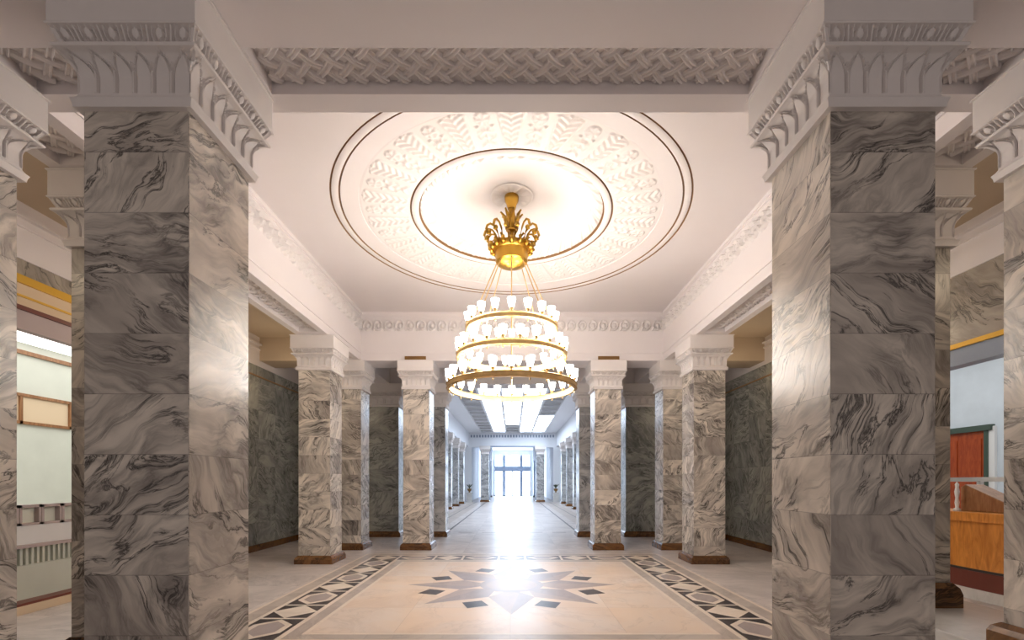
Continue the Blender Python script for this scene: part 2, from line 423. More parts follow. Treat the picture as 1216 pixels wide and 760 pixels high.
def beam(name, x0, x1, y0, y1, z0, z1, holes=(), mat='plaster', d=.165, mat2=None):
    """beam with rectangular recesses in its underside"""
    b = MB()
    if not holes: b.box(x0, x1, y0, y1, z0, z1)
    else:
        zt = z0+d+.01
        b.box(x0, x1, y0, y1, zt, z1)
        if (x1-x0) > (y1-y0):
            hs = sorted(holes); hy0, hy1 = hs[0][2], hs[0][3]
            b.box(x0, x1, y0, hy0, z0, zt); b.box(x0, x1, hy1, y1, z0, zt)
            cur = x0
            for h in hs: b.box(cur, h[0], hy0, hy1, z0, zt); cur = h[1]
            b.box(cur, x1, hy0, hy1, z0, zt)
        else:
            hs = sorted(holes, key=lambda h: h[2]); hx0, hx1 = hs[0][0], hs[0][1]
            b.box(x0, hx0, y0, y1, z0, zt); b.box(hx1, x1, y0, y1, z0, zt)
            cur = y0
            for h in hs: b.box(hx0, hx1, cur, h[2], z0, zt); cur = h[3]
            b.box(hx0, hx1, cur, y1, z0, zt)
    return b.build(name, mat, kind=S)

TOP = CEIL+.5
BY0, BY1 = 4.2, 5.79
hC = (-2.83, 2.83, 4.93, 5.52)
hL = (-5.62, -4.25, 4.93, 5.52); hR = (4.25, 5.62, 4.93, 5.52)
beam('ceiling_beam', -WX-.3, WX+.3, BY0, BY1, SOF, TOP, [hL, hC, hR])
soffit_panel(*hC, 'long basketweave plaster panel recessed in the beam across the top')
soffit_panel(*hL, 'short basketweave plaster panel in the beam left of the left foreground pillar')
soffit_panel(*hR, 'short basketweave plaster panel in the beam right of the right foreground pillar')
for sx in (-1, 1):
    nm = 'left' if sx < 0 else 'right'
    xs = sorted((sx*XI, sx*XO))
    hs = []
    xa, xb = xs[0]+.2, xs[1]-.2
    spans = [(5.95, 6.75), (8.3, 14.3), (16.0, 17.4)]
    for a, b_ in spans: hs.append((xa, xb, a, b_))
    beam('ceiling_beam', xs[0], xs[1], BY1, R4, SOF, TOP, hs)
    soffit_panel(xa, xb, *spans[0], 'small woven relief panel over the gap beside the %s edge pillar' % nm, 'y')
    soffit_panel(xa, xb, *spans[1], 'long woven relief panel under the %s side beam of the hall' % nm, 'y')
    # double edge fillet lines under / on the inner face
    b = MB()
    for (z0, z1, e) in ((SOF+.27, SOF+.31, .025), (CEIL-.14, CEIL-.10, .03), (CEIL-.10, CEIL, .06)):
        b.box(sx*(XI-e), sx*XI, BY1, R4, z0, z1)
    b.build('trim_1' if sx < 0 else 'trim_2', 'plaster', kind=S)
    # gallery beams
    beam('ceiling_beam', *xs, R4+1.1, R7-.02, SOF, AIS)
    xs2 = sorted((sx*(CX+.1), sx*(CX+1.1)))
    beam('ceiling_beam', *xs2, R4+1.1, R7-.02, SOF, AIS)
    beam('ceiling_beam', xs[0], xs[1], R7+1.05, YF, SOF, CEIL+.2, mat='white')
beam('ceiling_beam', -XO, XO, R4-.02, R4+1.1, SOF, TOP)
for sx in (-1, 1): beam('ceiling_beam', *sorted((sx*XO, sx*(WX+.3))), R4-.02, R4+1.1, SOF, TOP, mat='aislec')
beam('ceiling_beam', -WX-.3, WX+.3, R7-.05, R7+1.05, SOF, TOP)
b = MB()
for (z0, z1, e) in ((SOF+.27, SOF+.31, .025), (CEIL-.14, CEIL-.10, .03), (CEIL-.10, CEIL, .06)):
    b.box(-XI, XI, R4-.02-e, R4-.02, z0, z1)
b.build('trim_3', 'plaster', kind=S)

# palmette frieze
def frieze(length, n, step=14, H=.40, rows=26):
    u = np.linspace(0, n, n*step+1); v = np.linspace(0, 1, rows)
    Uu, Vv = np.meshgrid(u, v); s = (Uu % 1)*2-1
    t = Vv*2-1
    r = np.sqrt((s/.70)**2+(t/.86)**2)
    h = np.exp(-((r-1)/.12)**2)
    h = np.maximum(h, np.where(t < -.1, np.exp(-((s+.70)/.10)**2), 0)*(np.abs(t) < .92))
    r2 = np.sqrt(((s-.1)/.34)**2+((t+.12)/.50)**2)
    h = np.maximum(h, np.clip(1.15-r2, 0, 1)**.5*.9)
    h = np.maximum(h, .6*np.exp(-(((s-.1)-.45*np.sin(t*3))/.06)**2)*(np.abs(t) < .8))
    h = np.clip((h-.30)/.22, 0, 1)*(.75+.25*h)*np.clip((1-np.abs(t))/.08, 0, 1)
    return (Uu/n-.5)*length, (Vv-.5)*H, h
FZ = CEIL-.50
def put_frieze(name, length, n, place, amp=.12, step=14, rows=22, mat='relief'):
    X, Z, h = frieze(length, n, step, rows=rows)
    b = MB(); b.grid(place(X, Z, h*amp)); b.build(name, mat, kind=S, smooth=True)
put_frieze('trim_4', 2*XI-.1, 28, lambda X, Z, h: np.stack([X, R4-.024-h+0*X, FZ+Z], -1))
ls = R4-BY1-.1
for sx, nm in ((-1, 'trim_5'), (1, 'trim_6')):
    put_frieze(nm, ls, 29, lambda X, Z, h, sx=sx: np.stack([sx*(XI-.004-h), (BY1+R4)/2+sx*-X, FZ+Z], -1))
b = MB()
for i in range(30): b.box(-5.5+i*.37, -5.5+i*.37+.2, YF-.06, YF, CEIL-.62, CEIL-.3)
b.build('trim_7', 'steel', kind=S)

# ------------------------------------------------------------------ ceilings
RO = 4.27
def ceiling_hole(x0, x1, y0, y1, cx, cy, r, z, n=144):
    pts = []; circ = []
    angs = [2*PI*i/n for i in range(n)]
    for a in angs:
        c, s_ = math.cos(a), math.sin(a)
        k = min((x1-cx)/c if c > 1e-9 else 1e9, (x0-cx)/c if c < -1e-9 else 1e9, (y1-cy)/s_ if s_ > 1e-9 else 1e9, (y0-cy)/s_ if s_ < -1e-9 else 1e9)
        pts.append((cx+k*c, cy+k*s_, z)); circ.append((cx+r*c, cy+r*s_, z))
    b = MB(); b.grid(np.array([circ, pts]), closed=True)
    for (px, py) in ((x0, y0), (x1, y0), (x1, y1), (x0, y1)):
        a = math.atan2(py-cy, px-cx) % (2*PI); i = int(a/(2*PI/n)) % n
        b.add([pts[i], (px, py, z), pts[(i+1) % n]], [(0, 1, 2)])
    return b
b = ceiling_hole(-XI, XI, BY1, R4, 0, YC, RO, CEIL)
b.build('ceiling', 'plaster', kind=S)
b = MB()
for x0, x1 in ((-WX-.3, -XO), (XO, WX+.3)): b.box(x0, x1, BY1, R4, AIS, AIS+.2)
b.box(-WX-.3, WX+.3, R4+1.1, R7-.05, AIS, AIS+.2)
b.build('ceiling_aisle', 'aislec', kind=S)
b = MB(); b.box(-WX-.3, WX+.3, -3, BY0, CEIL, CEIL+.3); b.build('ceiling_front', 'plaster', kind=S)
MZ = 0
med = thing('ceiling_medallion', 'big round plaster medallion with leaf relief ring and shallow dome above chandelier', 'ceiling medallion', (0, YC, CEIL))
C0 = CEIL
rel = lambda pr: [(r, EYE+e-C0) for r, e in pr]
MB().lathe(rel([(RO, 6.43), (4.264, 6.46), (4.258, 6.47), (4.238, 6.47), (4.232, 6.44)]), 144, flip=True).build('rim_line', 'groove', med)
MB().lathe(rel([(4.232, 6.44), (4.20, 6.428), (4.12, 6.428), (4.085, 6.44)]), 144, flip=True).build('outer_rim', 'relief', med, smooth=True)
MB().lathe(rel([(4.085, 6.44), (4.082, 6.475), (4.056, 6.475), (4.05, 6.45)]), 144, flip=True).build('rim_line', 'groove', med)
MB().lathe(rel([(4.045, 6.45), (3.98, 6.46), (3.66, 6.50), (3.655, 6.53), (3.60, 6.53)]), 144, flip=True).build('sloping_band', 'plaster', med, smooth=True, angle=30)
# relief ring
ns = 40; per = 24; nr = 56
th = np.linspace(0, ns, ns*per+1)[:-1]; t = np.linspace(0, 1, nr)
TH, T = np.meshgrid(th, t); k = np.floor(TH); s = (TH-k)*2-1; leaf = (k % 2 == 0)
w = np.where(T < .90, .50+.42*T, .88*np.sqrt(np.clip(1-((T-.90)/.07)**2, 0, 1)))
e = np.abs(s)-w; e = np.where(T < .05, 1, e)
hl = .8*np.exp(-(e/.08)**2)+np.where(e < -.05, .30+.40*np.sin((T*7.5-np.abs(s)*1.1)*2*PI)+.5*np.exp(-(s/.10)**2), 0)
dx = s*.30; dy = (T-.78)*1.05; rr = np.sqrt(dx**2+dy**2); ph = np.arctan2(dy, dx)
hf = np.where(rr < .16, .75+.25*np.cos(6*ph), 0)+.8*np.exp(-(rr/.04)**2)
wv = np.exp(-((np.abs(s)-.42-.22*np.sin(T*22))/.13)**2)*.8+np.exp(-(s/.09)**2)*.6+.35*np.sin(T*40+3*np.abs(s))*(np.abs(s) < .7)
hf = np.where((T < .62) & (T > .08), np.maximum(hf, wv), hf)
H = np.where(leaf, hl, hf)*np.clip((1-T)/.02, 0, 1)
R = 2.50+T*1.10; Zr = EYE+6.60-.07*T-.032*H-C0
A = (TH-.5)/ns*2*PI+PI/2
MB().grid(np.stack([R*np.cos(A), R*np.sin(A), Zr], -1), flip=True, closed=True).build('leaf_relief_ring', 'relief', med, smooth=True)
MB().lathe(rel([(2.50, 6.60), (2.49, 6.66), (2.465, 6.66), (2.46, 6.60)]), 128, flip=True).build('rim_line', 'groove', med)
MB().lathe(rel([(2.46, 6.60), (2.42, 6.57), (2.33, 6.57), (2.29, 6.60)]), 128, flip=True).build('inner_rim', 'relief', med, smooth=True)
MB().lathe(rel([(2.29, 6.60), (2.285, 6.68), (2.26, 6.68), (2.255, 6.66)]), 128, flip=True).build('rim_line', 'groove', med)
th = np.linspace(0, 2*PI, 720+1)[:-1]; t = np.linspace(0, 1, 16); TH, T = np.meshgrid(th, t)
H = (.07*np.abs(np.sin(TH*32+T*3))+.03*np.sin(TH*96+T*12))*np.sin(T*PI)**.6
R = 2.255-.27*T; Zr = EYE+6.66+.15*T-H-C0
MB().grid(np.stack([R*np.cos(TH), R*np.sin(TH), Zr], -1), closed=True).build('leaf_band', 'relief', med, smooth=True)
dome = [(1.985, 6.81)]+[(1.98*math.cos(a), 6.83+.37*math.sin(a)) for a in np.linspace(.0, PI/2-.003, 20)]
MB().lathe(rel(dome), 96, flip=True).build('dome', 'plaster', med, smooth=True)
b = MB(); th = np.linspace(0, 2*PI, 193)[:-1]; t = np.linspace(0, 1, 20); TH, T = np.meshgrid(th, t)
R = .12+.42*T; H = .02*np.abs(np.cos(TH*8))*(1-T)*3*T+.02*np.exp(-((T-.93)/.04)**2)
b.grid(np.stack([R*np.cos(TH), R*np.sin(TH), EYE+7.185-.02*T-H-C0], -1), closed=True).build('rosette', 'relief', med, smooth=True)

# ------------------------------------------------------------------ outer walls
def wall_side(sx, name, open_y, open_top, marble_top):
    x0, x1 = sx*WX, sx*(WX+.3)
    a, b_ = open_y
    w = MB()
    mt = EYE+marble_top
    for (y0, y1, z0, z1) in ((-3, a, 0, mt), (b_, YF, 0, mt), (a, b_, EYE+open_top, mt)): w.box(x0, x1, y0, y1, z0, z1, 3 if z0 > 1 else 0)
    w.box(x0, x1, -3, YF, mt, CEIL+.4, 1)
    # thin dark string course and cornice mouldings
    w.box(sx*(WX-.03), x0, b_+.4, R7, EYE+3.95, EYE+4.0, 2)
    for z, e in ((mt, .03), (mt+.62, .05), (mt+.80, .10)): w.box(sx*(WX-e), x0, -3, R7, z, z+.06, 1)
    w.build(name, ['wallm', 'plaster', 'groove', 'lintel'], kind=S)
wall_side(-1, 'wall_left', (7.9, 12.6), 4.04, 4.36)
wall_side(1, 'wall_right', (7.9, 12.4), 2.96, 4.44)
for sx, nm in ((-1, 'baseboard_left'), (1, 'baseboard_right')):
    b = MB()
    for y0, y1 in ((-3, 7.9), (12.6, R7)): b.box(sx*(WX-.06), sx*WX, y0, y1, 0, .24)
    b.build(nm, 'brownm', kind=S)
for sx, nm in ((-1, 'wall_gallery_left'), (1, 'wall_gallery_right')):
    b = MB(); b.box(sx*7.35, sx*(WX+.3), R7+.1, R7+.9, 0, SOF-.3, 0); b.box(sx*7.35, sx*(WX+.3), R7+.1, R7+.9, SOF-.3, SOF, 1)
    b.build(nm, ['wallx', 'plaster'], kind=S)
    MB().box(sx*7.45, sx*(WX), R7+.02, R7+.1, 0, .24).build('baseboard_gallery_'+nm.split('_')[-1], 'brownm', kind=S)

# left: shopfront with gold, cream, red and mauve head bands, counter room beyond
x = -WX
t = thing('shopfront_frame', 'tall window frame with gold and dark red bands in the left wall', 'window frame', (x, 10.25, 0))
def pb(nm, mat, x0, x1, y0, y1, z0, z1, par=t): return MB().box(x0, x1, y0-10.25, y1-10.25, z0, z1).build(nm, mat, par)
pb('gold_strip', 'goldpaint', -.06, .05, 7.9, 12.6, EYE+3.88, EYE+4.04)
pb('head_panel', 'cream', -.16, 0, 7.9, 12.6, EYE+3.45, EYE+3.88)
pb('head_moulding', 'goldpaint', -.12, .03, 7.9, 12.6, EYE+3.62, EYE+3.66)
pb('red_strip', 'darkred', -.14, .04, 7.9, 12.6, EYE+3.37, EYE+3.45)
pb('lower_head_panel', 'mauve', -.20, -.02, 7.9, 12.6, EYE+3.0, EYE+3.37)
pb('threshold', 'cream', -.25, .06, 7.9, 12.6, 0, .16)
pb('threshold_cap', 'darkred', -.28, .02, 7.9, 12.6, .16, .21)
for y in (7.98, 12.4): pb('jamb', 'bronze', -.2, .03, y-.08, y+.08, .16, EYE+3.0)
b = MB()
LR = -20.
b.box(LR-.3, LR, 7, 30, 0, 8.6); b.box(LR, -WX-.3, 29.7, 30, 0, 8.6); b.box(LR, -WX-.3, 6.7, 7, 0, 8.6)
b.build('wall_counter_room', 'palegreen', kind=S)
MB().box(LR, -WX-.3, 7, 30, 8.3, 8.6).build('ceiling_counter_room', 'whitepaint', kind=S)
b = MB(); b.box(LR, LR+.1, 7, 30, EYE+5.2, EYE+5.36); b.build('trim_8', 'wood_brown', kind=S)
tag(MB().box(LR+.15, -11.5, 8, 29, 8.24, 8.29).build('ceiling_light', 'paneglow'), 'bright flat ceiling panel seen through the left shopfront', 'ceiling light')
t = thing('wall_panel', 'brown framed panel high on the pale green wall beyond the shopfront', 'wall panel', (LR, 20, 0))
for z in (EYE+2.35, EYE+3.48): MB().box(0, .1, -4, 1.0, z, z+.12).build('rail', 'wood_brown', t)
for y in (-4, -1.2, .9): MB().box(0, .1, y, y+.12, EYE+2.35, EYE+3.5).build('stile', 'wood_brown', t)
MB().box(0, .03, -4, 1.0, EYE+2.4, EYE+3.5).build('backing', 'cream', t)
t = thing('teller_counter', 'pale counter with small glazed openings and a row of slats behind the left shopfront', 'counter', (-10.75, 10.3, 0))
MB().box(-.35, .30, -1.9, 1.9, 0, .80).build('base', 'palegreen', t)
MB().box(-.35, .26, -1.9, 1.9, .80, 1.22).build('recess', 'palegreen', t)
sl = MB()
for i in range(32): sl.box(.27, .33, -1.86+i*.118, -1.81+i*.118, .82, 1.18)
sl.build('slat_row', 'palegreen', t)
MB().box(-.40, .40, -1.95, 1.95, 1.18, 1.25).build('ledge', 'mauve', t)
MB().box(-.25, .32, -1.9, 1.9, 1.25, 1.66).build('front_panel', 'whitepaint', t)
for i in range(8):
    y = -1.85+i*.465
    fr = MB(); fr.box(.15, .34, y, y+.05, 1.66, 2.1); fr.box(.15, .34, y+.40, y+.45, 1.66, 2.1); fr.box(.15, .34, y, y+.45, 1.66, 1.71); fr.box(.15, .34, y, y+.45, 2.04, 2.1)
    w_ = fr.build('window_frame', 'mauve', t)
    MB().box(.20, .23, y+.05, y+.40, 1.71, 2.04).build('pane', 'palegreen', w_)
# right: opening into the pale blue room with the wooden desk
t = thing('doorway_frame', 'gold edged head of the opening in the right wall', 'door frame', (WX, 10.15, 0))
MB().box(-.06, .1, -2.25, 2.25, EYE+2.86, EYE+2.96).build('gold_strip', 'goldpaint', t)
MB().box(.0, .3, -2.25, 2.25, EYE+2.5, EYE+2.86).build('head_panel', 'steel', t)
for y in (-2.2, 2.1): MB().box(0, .25, y, y+.1, 0, EYE+2.5).build('jamb', 'bronze', t)
RR = 18.6
b = MB(); b.box(RR, RR+.3, 6, 30, 0, 8.6); b.box(WX+.3, RR, 29.7, 30, 0, 8.6); b.box(WX+.3, RR, 5.7, 6, 0, 8.6)
b.build('wall_desk_room', 'paleblue', kind=S)
MB().box(WX+.3, RR, 6, 30, 8.3, 8.6).build('ceiling_desk_room', 'whitepaint', kind=S)
tag(MB().box(11.2, RR-1.5, 8.5, 27, 8.24, 8.29).build('ceiling_light', 'paneglow'), 'added unseen ceiling panel that lights the room behind the right opening', 'ceiling light')  # unseen glowing panel added to light the desk room
d = MB(); d.box(RR-.06, RR, 18.2, 20.4, 0, EYE+2.0, 0); dd = d.build('door_1', 'wood_red', kind=S)
fr = MB(); fr.box(RR-.14, RR, 18.05, 18.2, 0, EYE+2.15); fr.box(RR-.18, RR, 17.9, 20.6, EYE+2.0, EYE+2.22)
fr.build('door_frame', 'green_dark', dd)
MB().box(RR-.1, RR, 17.82, 18.05, 0, EYE+2.15).build('door_casing', 'whitepaint', dd)
pn = MB()
for z0, z1 in ((.4, 2.0), (2.3, 4.3)):
    for y0 in (18.35, 19.35): pn.box(RR-.09, RR-.05, y0, y0+.8, z0, z1)
pn.build('door_panel', 'wood_red', dd)
# desk
dk = thing('reception_desk', 'curved orange-brown wooden reception desk with dark red foot behind the right pillars', 'desk', (10.2, 10.2, 0))
def curved(x0, x1, z0, z1, bulge=.25, n=16, y0=-1.7, y1=1.9):
    b = MB(); ys = np.linspace(y0, y1, n+1); c = (y0+y1)/2; h = (y1-y0)/2
    fx = x0+bulge*(((ys-c)/h)**2)
    for i in range(n):
        v = [(fx[i], ys[i], z0), (fx[i+1], ys[i+1], z0), (fx[i+1], ys[i+1], z1), (fx[i], ys[i], z1), (x1, ys[i], z0), (x1, ys[i+1], z0), (x1, ys[i+1], z1), (x1, ys[i], z1)]
        fs = [(0, 3, 2, 1), (3, 7, 6, 2), (4, 5, 6, 7), (0, 1, 5, 4)]
        if i == 0: fs.append((0, 4, 7, 3))
        if i == n-1: fs.append((1, 2, 6, 5))
        b.add(v, fs)
    return b
curved(-.02, .9, 0, .24).build('plinth', 'pale_step', dk)
curved(0, .9, .24, .62).build('foot', 'darkred', dk)
curved(.03, .9, .62, .68).build('groove', 'dark', dk)
curved(0, .9, .68, 1.72).build('front', 'wood_orange', dk)
curved(-.10, 1.0, 1.72, 1.92).build('desk_top', 'wood_orange', dk)
le = thing('slanted_wooden_stand', 'small slanted wooden reading stand lying on the desk top', 'reading stand', (10.75, 10.35, 1.92))
b = MB(); pts = [(-.55, .0), (-.55, .18), (.45, .62), (.55, .55), (.55, 0)]
for sgn in (0,): 
    v = [(-.22, -y, z) for y, z in pts]+[(.22, -y, z) for y, z in pts]; n_ = len(pts)
    b.add(v, [tuple(range(n_))[::-1], tuple(range(n_, 2*n_))]+[(i, (i+1) % n_, n_+(i+1) % n_, n_+i) for i in range(n_)])
o = b.build('sloping_body', 'wood_brown', le); bevel(o, .01)
o.scale = (1, -1, 1)
MB().box(-.24, .24, -.62, -.55, 0, .14).build('lip', 'wood_orange', le)
po = thing('white_spindle', 'short white turned post standing on the desk', 'post', (10.35, 10.95-.15, 1.92))
MB().lathe([(.001, 0), (.07, 0), (.07, .05), (.03, .08), (.045, .2), (.03, .3), (.05, .45), (.03, .55), (.04, .62), (.001, .68)], 14).build('turned_shaft', 'whitepaint', po, smooth=True)
ml = thing('desk_microphone', 'black gooseneck microphone bent over the desk top', 'microphone', (10.5, 9.45, 1.92))
MB().lathe([(.001, 0), (.09, 0), (.09, .03), (.001, .04)], 14).build('foot', 'dark', ml)
MB().tube([(0, 0, .03), (0, .02, .3), (0, .08, .5), (0, .22, .62), (0, .32, .62)], .018, 8).build('gooseneck', 'dark', ml, smooth=True)
MB().ball((0, .36, .61), .05, 10).build('head', 'dark', ml, smooth=True)
rl = thing('white_rail', 'white painted rail in front of the red wooden door', 'rail', (12.6, 12.6, 0))
MB().box(-.05, .05, -1.4, 1.0, 2.60, 2.72).build('handrail', 'whitepaint', rl)
for y in (-1.3, -.1, .9): MB().box(-.05, .05, y-.05, y+.05, 0, 2.62).build('post', 'whitepaint', rl)

# small brown grilles on the far entablature
for sx in (-1, 1):
    g = thing('air_grille', 'small brown air grille above the %s pillar beside the chandelier' % ('left' if sx < 0 else 'right'), 'air grille', (sx*(CX+.62), R4-.03, SOF+.02), group='brown air grilles')
    MB().box(-.4, .4, -.05, 0, 0, .14).build('frame', 'bronze', g)
    s_ = MB()
    for i in range(4): s_.box(-.36, .36, -.065, -.05, .015+i*.03, .03+i*.03)
    s_.build('louvre', 'bronze', g)

# ------------------------------------------------------------------ skylit hall
b = MB()
SKX = [-4.1, -2.46, -.82, .82, 2.46, 4.1]; SY0, SY1 = 24.5, 59.5; NY = 14
b.box(-XI, SKX[0], R7+1.05, YF, CEIL-.03, CEIL+.2); b.box(SKX[-1], XI, R7+1.05, YF, CEIL-.03, CEIL+.2)
b.box(SKX[0], SKX[-1], R7+1.05, SY0, CEIL-.03, CEIL+.2); b.box(SKX[0], SKX[-1], SY1, YF, CEIL-.03, CEIL+.2)
for x0, x1 in ((-WX-.3, -XO), (XO, WX+.3)): b.box(x0, x1, R7+1.05, YF, CEIL-.3, CEIL+.2)
b.build('ceiling_skylit_hall', 'white', kind=S)
sk = thing('skylight', 'long gridded glass skylight in the ceiling of the far hall', 'skylight', (0, SY0, CEIL))
fr = MB()
for x in SKX: fr.box(x-.09, x+.09, 0, SY1-SY0, -.12, .12)
for j in range(NY+1):
    y = (SY1-SY0)*j/NY; fr.box(SKX[0], SKX[-1], y-.05, y+.05, -.08, .1)
fr.build('frame', 'white', sk)
dy = (SY1-SY0)/NY
rg = random.Random(3)
for i in range(5):
    for j in range(NY):
        off = (i == 0) or (i == 4 and j < 8) or (i == 2 and j > NY-4)
        MB().box(SKX[i]+.09, SKX[i+1]-.09, dy*j+.05, dy*(j+1)-.05, .06, .1).build('pane', 'skygrey' if off else 'skylight', sk)
# end wall of the skylit hall with a portal
ZP = EYE+4.53
b = MB()
b.box(-WX-.3, WX+.3, YF, YF+.6, ZP, CEIL+.4)
for sx in (-1, 1):
    b.box(sx*3.1, sx*4.1, YF+.15, YF+.6, 0, ZP); b.box(sx*5.35, sx*(WX+.3), YF, YF+.6, 0, ZP)
b.build('wall_portal', 'white', kind=S)
b = MB(); b.box(-3.0, 3.0, YF-.08, YF+.02, ZP, ZP+.16)
for sx in (-1, 1): b.box(sx*2.95, sx*3.06, YF+.1, YF+.7, 0, ZP+.05)
b.build('trim_9', 'steel', kind=S)
# vestibule
b = MB()
for sx in (-1, 1): b.box(sx*5.6, sx*5.9, YF+.6, YD, 0, 8.6)
b.box(-6, 6, YD, YD+.4, 7.35, 8.8); 
for sx in (-1, 1): b.box(sx*3.3, sx*6, YD, YD+.4, 0, 7.35)
b.build('wall_vestibule', 'white', kind=S)
MB().box(-6, 6, YF+.6, YD+.4, 8.3, 8.6).build('ceiling_vestibule', 'white', kind=S)
for sx, nm in ((-1, 'left'), (1, 'right')):
    for i, y in enumerate((70, 78)):
        v_ = thing('vestibule_pillar', 'bluish square pillar %s of the glass entrance, %s one' % (nm, ('nearer', 'farther')[i]), 'pillar', (sx*4.0, y, 0), group='vestibule pillars')
        MB().box(-.5, .5, -.5, .5, .3, 6.1).build('shaft', 'steel', v_)
        base_mb(.5, 0, .3).build('base', 'dark', v_)
        MB().box(-.6, .6, -.6, .6, 6.1, 8.29).build('capital', 'white', v_)
dr = MB()
X = [(-3.3, -3.15), (-1.85, -1.3), (-.14, .14), (1.3, 1.85), (3.15, 3.3)]
ent = thing('glass_entrance', 'glowing glass entrance doors with side lights and transom at the far end', 'entrance', (0, YD, 0))
for x0, x1 in X:
    MB().box(x0, x1, -.1, .12, 0, 7.35 if abs(x0+x1) > .1 else 4.5).build('mullion', 'steel', ent)
MB().box(-3.29, 3.29, -.14, .14, 4.45, 5.4).build('crossbar', 'steel', ent)
MB().box(-3.3, 3.3, -.1, .12, 0, .12).build('threshold', 'steel', ent)
for x0, x1 in ((-3.15, -1.85), (-1.3, -.14), (.14, 1.3), (1.85, 3.15)):
    MB().box(x0, x1, -.02, .02, .12, 4.45).build('door_pane' if abs(x0+x1) < 2 else 'side_pane', 'daylight', ent)
for x0, x1 in ((-3.15, -1.85), (-1.3, 1.3), (1.85, 3.15)):
    MB().box(x0, x1, -.02, .02, 5.4, 7.35).build('transom_pane', 'daylight', ent)
# urns on pedestals at the end of the skylit hall
def urn(loc, label):
    t = thing('planter', label, 'planter', loc, group='planters at the end of the far hall')
    b = MB(); b.box(-.4, .4, -.4, .4, 0, .12); b.box(-.33, .33, -.33, .33, .12, 1.1); b.box(-.38, .38, -.38, .38, 1.1, 1.2); b.build('pedestal', 'pale_step', t)
    MB().lathe([(.05, 1.2), (.15, 1.22), (.06, 1.3), (.2, 1.45), (.27, 1.65), (.25, 1.72), (.2, 1.70), (.001, 1.68)], 16).build('urn', 'bronze', t, smooth=True)
    b = MB(); rg = random.Random(5)
    for i in range(16):
        a = rg.random()*2*PI; l_ = .25+.25*rg.random()
        b.tube([(0, 0, 1.68), (l_*.4*math.cos(a), l_*.4*math.sin(a), 1.68+l_), (l_*math.cos(a), l_*math.sin(a), 1.75+l_*1.2)], [.02, .04, .006], 5)
    b.build('leaves', 'leaf', t)
urn((-5.5, 59.2, 0), 'small dark plant in an urn by the left wall of the far hall')
urn((5.5, 59.2, 0), 'small dark plant in an urn by the right wall of the far hall')

# ------------------------------------------------------------------ chandelier
CZ = lambda e: EYE+e
ch = thing('chandelier', 'three-tiered gilt ring chandelier with lit opal cups hanging from the dome', 'chandelier', (0, YC, EYE+2.3))
Z0 = EYE+2.3
zz = lambda e: EYE+e-Z0
shade_me = None
def ring_part(r, e, n, phase, h=.14):
    global shade_me
    b = MB()
    b.lathe([(r-.035, zz(e)-h/2), (r+.035, zz(e)-h/2), (r+.06, zz(e)-h/2+.02), (r+.04, zz(e)-h/2+.04), (r+.04, zz(e)+h/2-.03), (r+.065, zz(e)+h/2-.012), (r+.05, zz(e)+h/2), (r-.05, zz(e)+h/2), (r-.04, zz(e)+h/2-.03), (r-.035, zz(e)-h/2)], 96)
    ring = b.build('ring', 'brass', ch, smooth=True, angle=30)
    for i in range(n):
        a = -PI/2+(i+phase)*2*PI/n
        px, py = r*math.cos(a), r*math.sin(a)
        if shade_me is None:
            s1 = MB().lathe([(.001, .075), (.048, .078), (.062, .12), (.085, .22), (.098, .30), (.094, .30), (.08, .22), (.055, .12), (.001, .09)], 14).build('lamp_shade', 'shade', ring, smooth=True)
            h1 = MB().lathe([(.001, -h-.07), (.012, -h-.06), (.018, -h-.04), (.008, -h-.02), (.008, -.0), (.03, .0), (.018, .03), (.05, .06), (.055, .085), (.001, .085)], 10).build('lamp_holder', 'brass', ring, smooth=True)
            shade_me = (s1.data, h1.data)
        else:
            s1 = bpy.data.objects.new('lamp_shade', shade_me[0]); h1 = bpy.data.objects.new('lamp_holder', shade_me[1])
            for o in (s1, h1): col.objects.link(o); o.parent = ring
        for o in (s1, h1): o.location = (px*U, py*U, (zz(e)+h/2)*U)
    return ring
RG = [(1.10, 3.82, 18, 0), (1.33, 3.13, 22, .5), (1.575, 2.36, 24, 0)]
for r_, e_, n_, ph_ in RG: ring_part(r_, e_, n_, ph_)
for k in range(8):
    a = -PI/2+k*PI/4; c, s_ = math.cos(a), math.sin(a)
    path = [(.36*c, .36*s_, zz(5.52)), (1.10*c, 1.10*s_, zz(3.85)), (1.31*c, 1.31*s_, zz(3.15)), (1.55*c, 1.55*s_, zz(2.38))]
    o = MB().tube(path, .014, 6).build('suspension_rod', 'brass', ch)
cr = MB().lathe([(.20, zz(5.42)), (.34, zz(5.46)), (.40, zz(5.52)), (.41, zz(5.78)), (.46, zz(5.82)), (.50, zz(5.90)), (.44, zz(5.92)), (.36, zz(5.86)), (.001, zz(5.86))], 40).build('crown_drum', 'gold', ch, smooth=True, angle=40)
b = MB()
for k in range(16):
    a = k*PI/8; c, s_ = math.cos(a), math.sin(a)
    b.tube([(.46*c, .46*s_, zz(5.80)), (.54*c, .54*s_, zz(5.86)), (.55*c, .55*s_, zz(5.93)), (.50*c, .50*s_, zz(5.97))], [.05, .06, .05, .01], 8)
b.build('crown_leaf', 'gold', cr, smooth=True)
MB().lathe([(.001, zz(5.38)), (.12, zz(5.40)), (.3, zz(5.47)), (.3, zz(5.5)), (.001, zz(5.5))], 32).build('bowl', 'gold', ch, smooth=True)
arm0 = None
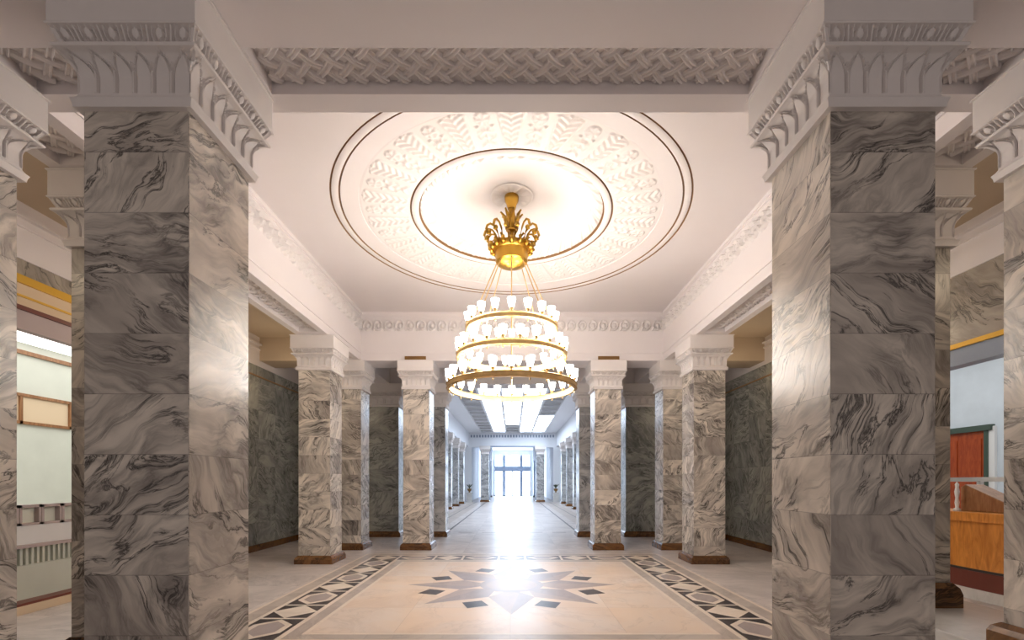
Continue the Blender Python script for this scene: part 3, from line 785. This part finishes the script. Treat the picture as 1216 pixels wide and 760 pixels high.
for k in range(14):
    a = -PI/2+(k+.5)*2*PI/14
    if arm0 is None:
        pts = [(.30, 5.86), (.34, 6.05), (.40, 6.22), (.48, 6.33), (.58, 6.36), (.66, 6.30), (.69, 6.20), (.66, 6.11), (.60, 6.10), (.58, 6.15)]
        b = MB(); b.tube([(r, 0, zz(e)) for r, e in pts], [.028, .025, .024, .024, .026, .03, .034, .036, .034, .02], 8)
        b.ball((.61, 0, zz(6.15)), .055, 10)
        b.tube([(.36, 0, zz(6.0)), (.44, .02, zz(6.08)), (.50, .03, zz(6.03))], [.01, .03, .006], 6)
        arm0 = b.build('scroll_arm', 'gold', ch, smooth=True); o = arm0
    else:
        o = arm0.copy(); col.objects.link(o)
    o.rotation_euler = (0, 0, a)
cm = MB().lathe([(.05, zz(5.86)), (.05, zz(6.02)), (.10, zz(6.08)), (.10, zz(6.14)), (.05, zz(6.2)), (.04, zz(6.28)), (.13, zz(6.30)), (.14, zz(6.36)), (.12, zz(6.62)), (.09, zz(6.72)), (.07, zz(6.9))], 24).build('stem', 'gold', ch, smooth=True, angle=50)
for k in range(8):
    a = k*PI/4+.2; c, s_ = math.cos(a), math.sin(a)
    b = MB().tube([(.12*c, .12*s_, zz(6.34)), (.14*c, .14*s_, zz(6.52)), (.19*c, .19*s_, zz(6.66)), (.28*c, .28*s_, zz(6.76)), (.30*c, .30*s_, zz(6.74))], [.045, .05, .04, .02, .006], 7)
    b.build('stem_leaf', 'gold', cm, smooth=True)
MB().lathe([(.001, zz(6.84)), (.10, zz(6.86)), (.13, zz(6.98)), (.17, zz(7.05)), (.18, zz(7.15)), (.17, zz(7.19)), (.001, zz(7.19))], 28).build('canopy', 'gold', ch, smooth=True, angle=50)

# ------------------------------------------------------------------ lights
def area(name, loc, rot, sx, sy, power, color):
    l = bpy.data.lights.new(name, 'AREA'); l.shape = 'RECTANGLE'; l.size = sx; l.size_y = sy; l.energy = power; l.color = color
    o = bpy.data.objects.new(name, l); col.objects.link(o); o.location = loc; o.rotation_euler = rot
    return o
# bulbs of the chandelier: a small soft source inside each tier
for r_, e_, n_, ph_ in RG:
    for k in range(4):
        a = k*PI/2+PI/4
        l = bpy.data.lights.new('bulb', 'POINT'); l.energy = {18: 6, 22: 12, 24: 33}[n_]; l.color = (1, .955, .92); l.shadow_soft_size = .10
        o = bpy.data.objects.new('bulb', l); col.objects.link(o)
        o.location = (r_*.8*math.cos(a)*U, (YC+r_*.8*math.sin(a))*U, (EYE+e_+.35)*U)

# unseen point lights without fixtures, added to brighten the side aisles
for sx in (-1, 1):
    for y in (5., 12., 16.5):
        l = bpy.data.lights.new('aisle_fill', 'POINT'); l.energy = 10; l.color = (1, .80, .56); l.shadow_soft_size = .25
        o = bpy.data.objects.new('aisle_fill', l); col.objects.link(o); o.location = (sx*8.2*U, y*U, (AIS-1.7)*U)
w = bpy.data.worlds.new('world'); sc.world = w; w.use_nodes = True
bg = w.node_tree.nodes['Background']; bg.inputs[0].default_value = (1, .89, .85, 1); bg.inputs[1].default_value = .30

# ------------------------------------------------------------------ camera
cam = bpy.data.cameras.new('camera'); co = bpy.data.objects.new('camera', cam); col.objects.link(co)
cam.sensor_width = 36; cam.lens = 36*552/1216
cam.shift_x = -1/1216; cam.shift_y = 192/1216
cam.clip_start = .05; cam.clip_end = 300
co.location = (.03*U, 0, EYE*U); co.rotation_euler = (PI/2, 0, 0)
sc.camera = co
sc.view_settings.view_transform = 'Standard'; sc.view_settings.look = 'None'
sc.view_settings.gamma = 1; sc.view_settings.use_curve_mapping = False
sc.view_settings.exposure = 0.32
